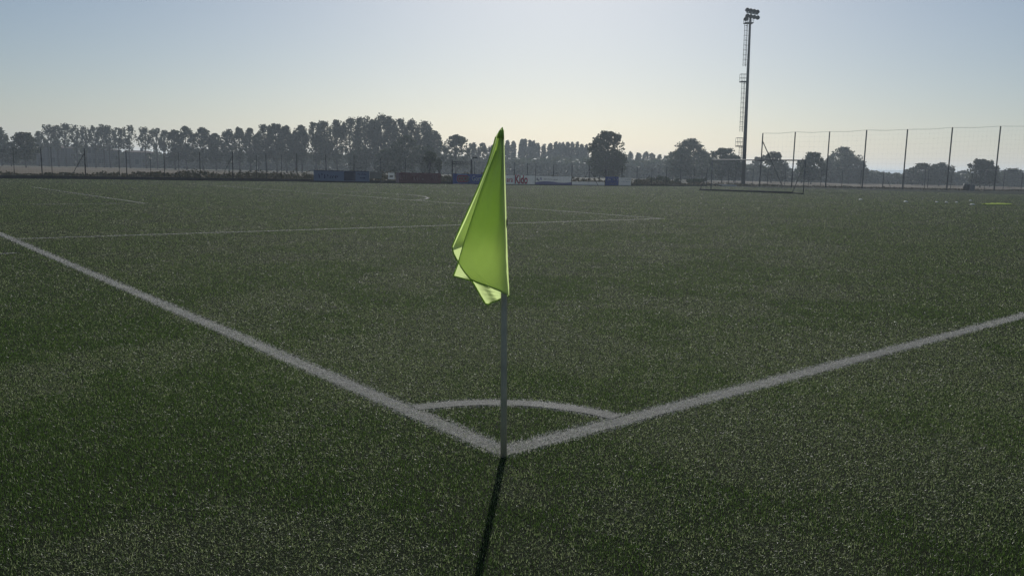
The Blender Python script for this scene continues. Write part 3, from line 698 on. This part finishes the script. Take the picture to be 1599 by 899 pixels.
rt = [(1050, 236, 190, 26, 'low rounded tree at the left foot of the spreading tree'), (1077, 217, 175, 44, 'spreading tree with a rough domed crown left of the mast'), (1062, 232, 165, 32, 'dark tree in front of the left half of the spreading tree'),
      (1096, 236, 185, 30, 'paler tree sloping down on the right of the spreading tree'), (1127, 231, 160, 40, 'flat topped dark tree immediately left of the mast'), (1146, 243, 170, 22, 'small dark tree touching the mast on its left'),
      (1181, 245, 220, 18, 'small hazy tree between the mast and the first net pole'), (1204, 235, 175, 30, 'tree with a pointed tuft between the first two net poles'), (1219, 250, 185, 18, 'low tree sloping right behind the second net pole'),
      (1231, 262, 260, 14, 'tiny pale tree in the gap beside the second net pole'), (1266, 238, 160, 36, 'dark rounded tree between the second and third net poles'), (1251, 252, 180, 20, 'low tree on the left flank of the dark rounded tree'),
      (1312, 229, 210, 40, 'large pale hazy tree behind the third net pole'), (1325, 240, 200, 36, 'hazy tree right of the third net pole, lower than its pale neighbour'), (1296, 244, 215, 24, 'pale tree on the left of the large hazy tree'), (1342, 252, 200, 20, 'low tree beside the fourth net pole'),
      (1362, 266, 260, 18, 'very low hazy tree right of the fourth net pole'), (1393, 273, 280, 20, 'tiny hazy tree left of the fifth net pole'), (1424, 262, 200, 26, 'low tree just right of the fifth net pole'), (1440, 255, 190, 28, 'left of two even trees between the fifth and sixth net poles'),
      (1466, 254, 190, 34, 'right of two even trees, touching the sixth net pole'), (1501, 267, 230, 24, 'low hazy tree right of the sixth net pole'), (1530, 248, 165, 36, 'dark rounded tree left of the seventh net pole'), (1545, 258, 190, 22, 'paler tree touching the seventh net pole'),
      (1580, 263, 210, 28, 'hazy tree near the right edge behind the goal'), (1610, 266, 230, 30, 'tree cut off by the right edge behind the goal')]
for u, v, D, w, l in rt: tree('broadleaf_tree', u, v, D, w * 1.12, 'broad', l, 'scattered trees beyond the right side', M_leafd, .16, int(1900 if w > 30 else 1100), .42)
tree('small_tree', 671, 237, 95, 17, 'broad', 'small dark round topped tree behind the red banner', None, M_leafd, .62, 500, .3)
tree('small_tree', 685, 247, 97, 9, 'broad', 'smallest dark tree right behind the end of the red banner', None, M_leafd, .5, 260, .28)

# the hazy wood that closes the view below the trees
cu = [(-150, 236), (0, 233), (60, 236), (100, 231), (130, 231), (165, 237), (200, 240), (222, 242), (245, 240), (262, 243), (285, 234), (330, 238), (380, 241), (420, 239), (500, 242), (600, 244), (640, 240), (700, 244), (735, 251), (790, 248), (850, 248), (915, 247), (975, 252), (1040, 252), (1100, 250), (1160, 259), (1230, 268), (1290, 262), (1345, 268), (1400, 274), (1440, 268), (1500, 273), (1560, 270), (1650, 274), (1760, 275)]
cu = np.array(cu, float); N = 150000; U_ = -150 + 1910 * rng.random(N); DD = 225 + 50 * rng.random(N)
T_ = np.interp(U_, cu[:, 0], cu[:, 1]); Hh = hor(U_)
topz = (Hh - T_) * DD / FPX * 1.02 + CAMH
topz = topz * (.80 + .35 * fbm(U_ * .11, DD * .05, 9))
Z_ = topz * rng.random(N) ** .9; bx = (U_ - 799.5) / FPX
Xw = np.array([0.0]) + DD * (U_ - 799.5) / FPX
V = leafcards(np.stack([Xw, DD, np.maximum(.2, Z_)], 1), .75, N)
tag(tris_mesh('distant_woodland', V, 4, rng.random(N), M_leafd), 'hazy dark far-off belt of woodland and hedges closing the view beneath the trees', 'woodland', kind='stuff')

# bushes and dry scrub behind the fence
def bush(u, v, wpx, hpx, D, label, M, n=500):
    b = g(u, hor(u) + CAMH * FPX / D); Wd = wpx * D / FPX * 1.15; H = hpx * D / FPX * .85; n = int(n * 1.2)
    d = rng.normal(size=(n, 3)); d /= np.linalg.norm(d, axis=1)[:, None]; d *= (rng.random(n) ** .4)[:, None]
    k = rng.integers(0, 9, n); cc = rng.random((9, 3)) * [1, 1, .62] * [1, 1, rng.uniform(.6, 1.1)] - [.5, .5, 0]
    C = b + (cc[k] * [.9, .75, 1] + d * rng.uniform(.13, .22, 9)[k][:, None]) * [Wd, Wd * .8, H * 1.35] + [0, 0, H * .18]; C[:, 2] = np.maximum(.03, C[:, 2])
    r = empty('bush', b, label, 'bush', 'scrub and bushes behind the far fence')
    tris_mesh('foliage', leafcards(C, .17, n), 4, rng.random(n), M, r)
    st = MB()
    for i in range(5): st.tube([b, b + (cc[i] * [.5 * Wd, .5 * Wd, H]) + [0, 0, H * .3]], [.03, .012], 4)
    st.build('stems', M_bark, r)
bs = [(14, 26, 5, 64, 'first low weedy bush along the left fence, at the left edge'), (48, 22, 5, 66, 'second low weedy bush along the left fence, before the thick second post'), (78, 16, 6, 66, 'dark low bush right of the thick second post'), (104, 14, 6, 66, 'dark low bush at the foot of the leftmost brace'),
      (168, 18, 6, 68, 'weedy clump between the double post and the next thick post'), (236, 26, 11, 70, 'rounded grey green bush at the thin post left of centre'), (262, 22, 8, 70, 'dark flat bush right of the rounded grey green one'), (300, 18, 9, 72, 'dark bush just left of a fence post, alone in the gap'),
      (344, 34, 9, 72, 'dark spreading bush at the foot of the second brace'), (378, 22, 10, 72, 'bush directly right of the braced post'), (408, 24, 10, 74, 'brown bush in the middle of the scrub'), (434, 18, 9, 74, 'small brown bush before the last two scrub bushes'), (456, 20, 10, 74, 'brown green bush left of the pale blue banner'),
      (478, 18, 9, 74, 'bush touching the left end of the pale blue banner'), (600, 14, 12, 80, 'bush between the cream panel and the white board'), (697, 22, 12, 84, 'bush between the red and the blue banner'), (1003, 26, 12, 96, 'low brown bush right of the last small banner'), (1026, 28, 17, 100, 'dark bush behind the white rail, the biggest there'),
      (1052, 22, 13, 100, 'dark bush right of the biggest one behind the white rail'), (1089, 26, 16, 104, 'dark bush at the left end of the goal')]
for u, w, h, D, l in bs: bush(u, 0, w, h, D, l, M_scrub if u not in (1026, 1052, 1089) else M_leafd)

# dry weeds along the far side of the fences
N = 26000; U_ = -150 + 1850 * rng.random(N); dB = 1.0 + 7 * rng.random(N) ** 1.4
B_ = np.array([g(u, fv(u)) for u in np.linspace(-150, 1700, 400)]); ui = np.linspace(-150, 1700, 400)
bx, by = np.interp(U_, ui, B_[:, 0]), np.interp(U_, ui, B_[:, 1]); L_ = np.hypot(bx, by); bx, by = bx * (1 + dB / L_), by * (1 + dB / L_)
amp = np.interp(U_, [-150, 0, 130, 230, 480, 700, 990, 1110, 1180, 1700], [.5, .5, .4, .75, .8, .9, .8, .5, .2, .18])
hw = amp * np.clip(fbm(bx * .35, by * .35, 61) * 2.4 - .55, .06, 1.3)
V = leafcards(np.stack([bx, by, .02 + hw * rng.random(N)], 1), .15, N)
tag(tris_mesh('weeds', V, 4, rng.random(N), M_scrub), 'dry brown green weeds growing wild behind the far fence', 'weeds', kind='stuff')

# ------------------------------------------------------------------ far houses on the left
def house(u0, u1, v_eave, v_ridge, D, label, flat=False):
    b0 = g(u0, hor(u0) + CAMH * FPX / D); b1 = g(u1, hor(u1) + CAMH * FPX / D); b1[1] = b0[1]
    um = (u0 + u1) / 2; ze, zr = at(um, v_eave, b0[1])[2], at(um, v_ridge, b0[1])[2]; w = b1[0] - b0[0]; dp = 9.0
    c = (b0 + b1) / 2
    r = empty('farmhouse', c, label, 'house', 'far farm buildings behind the thin poplars')
    MB().box(c + [0, dp / 2, ze / 2], (w, dp, ze)).build('wall', M_wall, r)
    rf = MB(); o = .5; x0, x1, y0, y1 = b0[0] - o, b1[0] + o, b0[1] - o, b0[1] + dp + o; xm = (x0 + x1) / 2
    if flat: rf.add([(x0, y0, ze + .01), (x1, y0, ze + .01), (x1, y1, ze + .01), (x0, y1, ze + .01), (x0 + o, (y0 + y1) / 2, zr), (x1 - o, (y0 + y1) / 2, zr)], [(0, 1, 5, 4), (1, 2, 5), (2, 3, 4, 5), (3, 0, 4), (3, 2, 1, 0)])
    else: rf.add([(x0, y0, ze + .01), (xm, y0, zr), (x1, y0, ze + .01), (x0, y1, ze + .01), (xm, y1, zr), (x1, y1, ze + .01)], [(0, 2, 1), (3, 4, 5), (0, 1, 4, 3), (1, 2, 5, 4), (0, 3, 5, 2)])
    rf = rf.build('roof', M_roof, r)
    MB().box((xm + w * .2, b0[1] + dp * .4, zr - .1), (.6, .6, 1.6)).build('chimney', M_wall, rf)
    n = max(2, int(w / 3.2))
    for i in range(n):
        for z in ([1.6, 4.2] if ze > 5 else [1.6]):
            MB().box((b0[0] + w * (i + .5) / n, b0[1] - .02, z), (.9, .08, 1.2)).build('window', M_glass, r)
house(57, 93, 230.5, 225.5, 215, 'wide farm building with a low gabled roof right of the dark bushy tree')
house(137, 152, 230, 227.5, 216, 'boxy building with a nearly flat roof behind the double fence post', True)
house(152.5, 166, 234, 232, 217, 'lower annex right of the boxy building', True)
house(195, 221, 238, 234.5, 220, 'low house with a shallow roof behind the thin poplars', True)
# pale hills far on the right
mb = MB(); V = []; n = 60
for j, (yy, k) in enumerate(((1900, 0), (2200, 1), (2600, 0))):
    for i in range(n + 1):
        u = 1150 + 900 * i / n; z = k * (9 + 26 * float(fbm(np.array([i * .12]), np.array([j * .5]), 5)[0])) if k else -.5
        V.append((yy * (u - 799.5) / FPX, yy, z))
Fc = [(j * (n + 1) + i, j * (n + 1) + i + 1, (j + 1) * (n + 1) + i + 1, (j + 1) * (n + 1) + i) for j in range(2) for i in range(n)]
mb.add(V, Fc); tag(mb.build('hills', M_meadow, smooth=True), kind='structure')

# ------------------------------------------------------------------ haze
HM = bpy.data.materials.new('haze'); HM.use_nodes = True; t = HM.node_tree; t.nodes.clear()
out = t.nodes.new('ShaderNodeOutputMaterial'); pv = t.nodes.new('ShaderNodeVolumePrincipled')
pv.inputs['Color'].default_value = (.79, .90, 1, 1); pv.inputs['Density'].default_value = .0007; pv.inputs['Anisotropy'].default_value = .35
t.links.new(pv.outputs[0], out.inputs['Volume'])
hb = MB().box((0, 1200, 14.5), (6200, 8000 - 800, 31)); o = hb.build('haze', HM)
tag(o, 'thin pale morning haze over the pitch and the far trees', 'haze', kind='stuff')
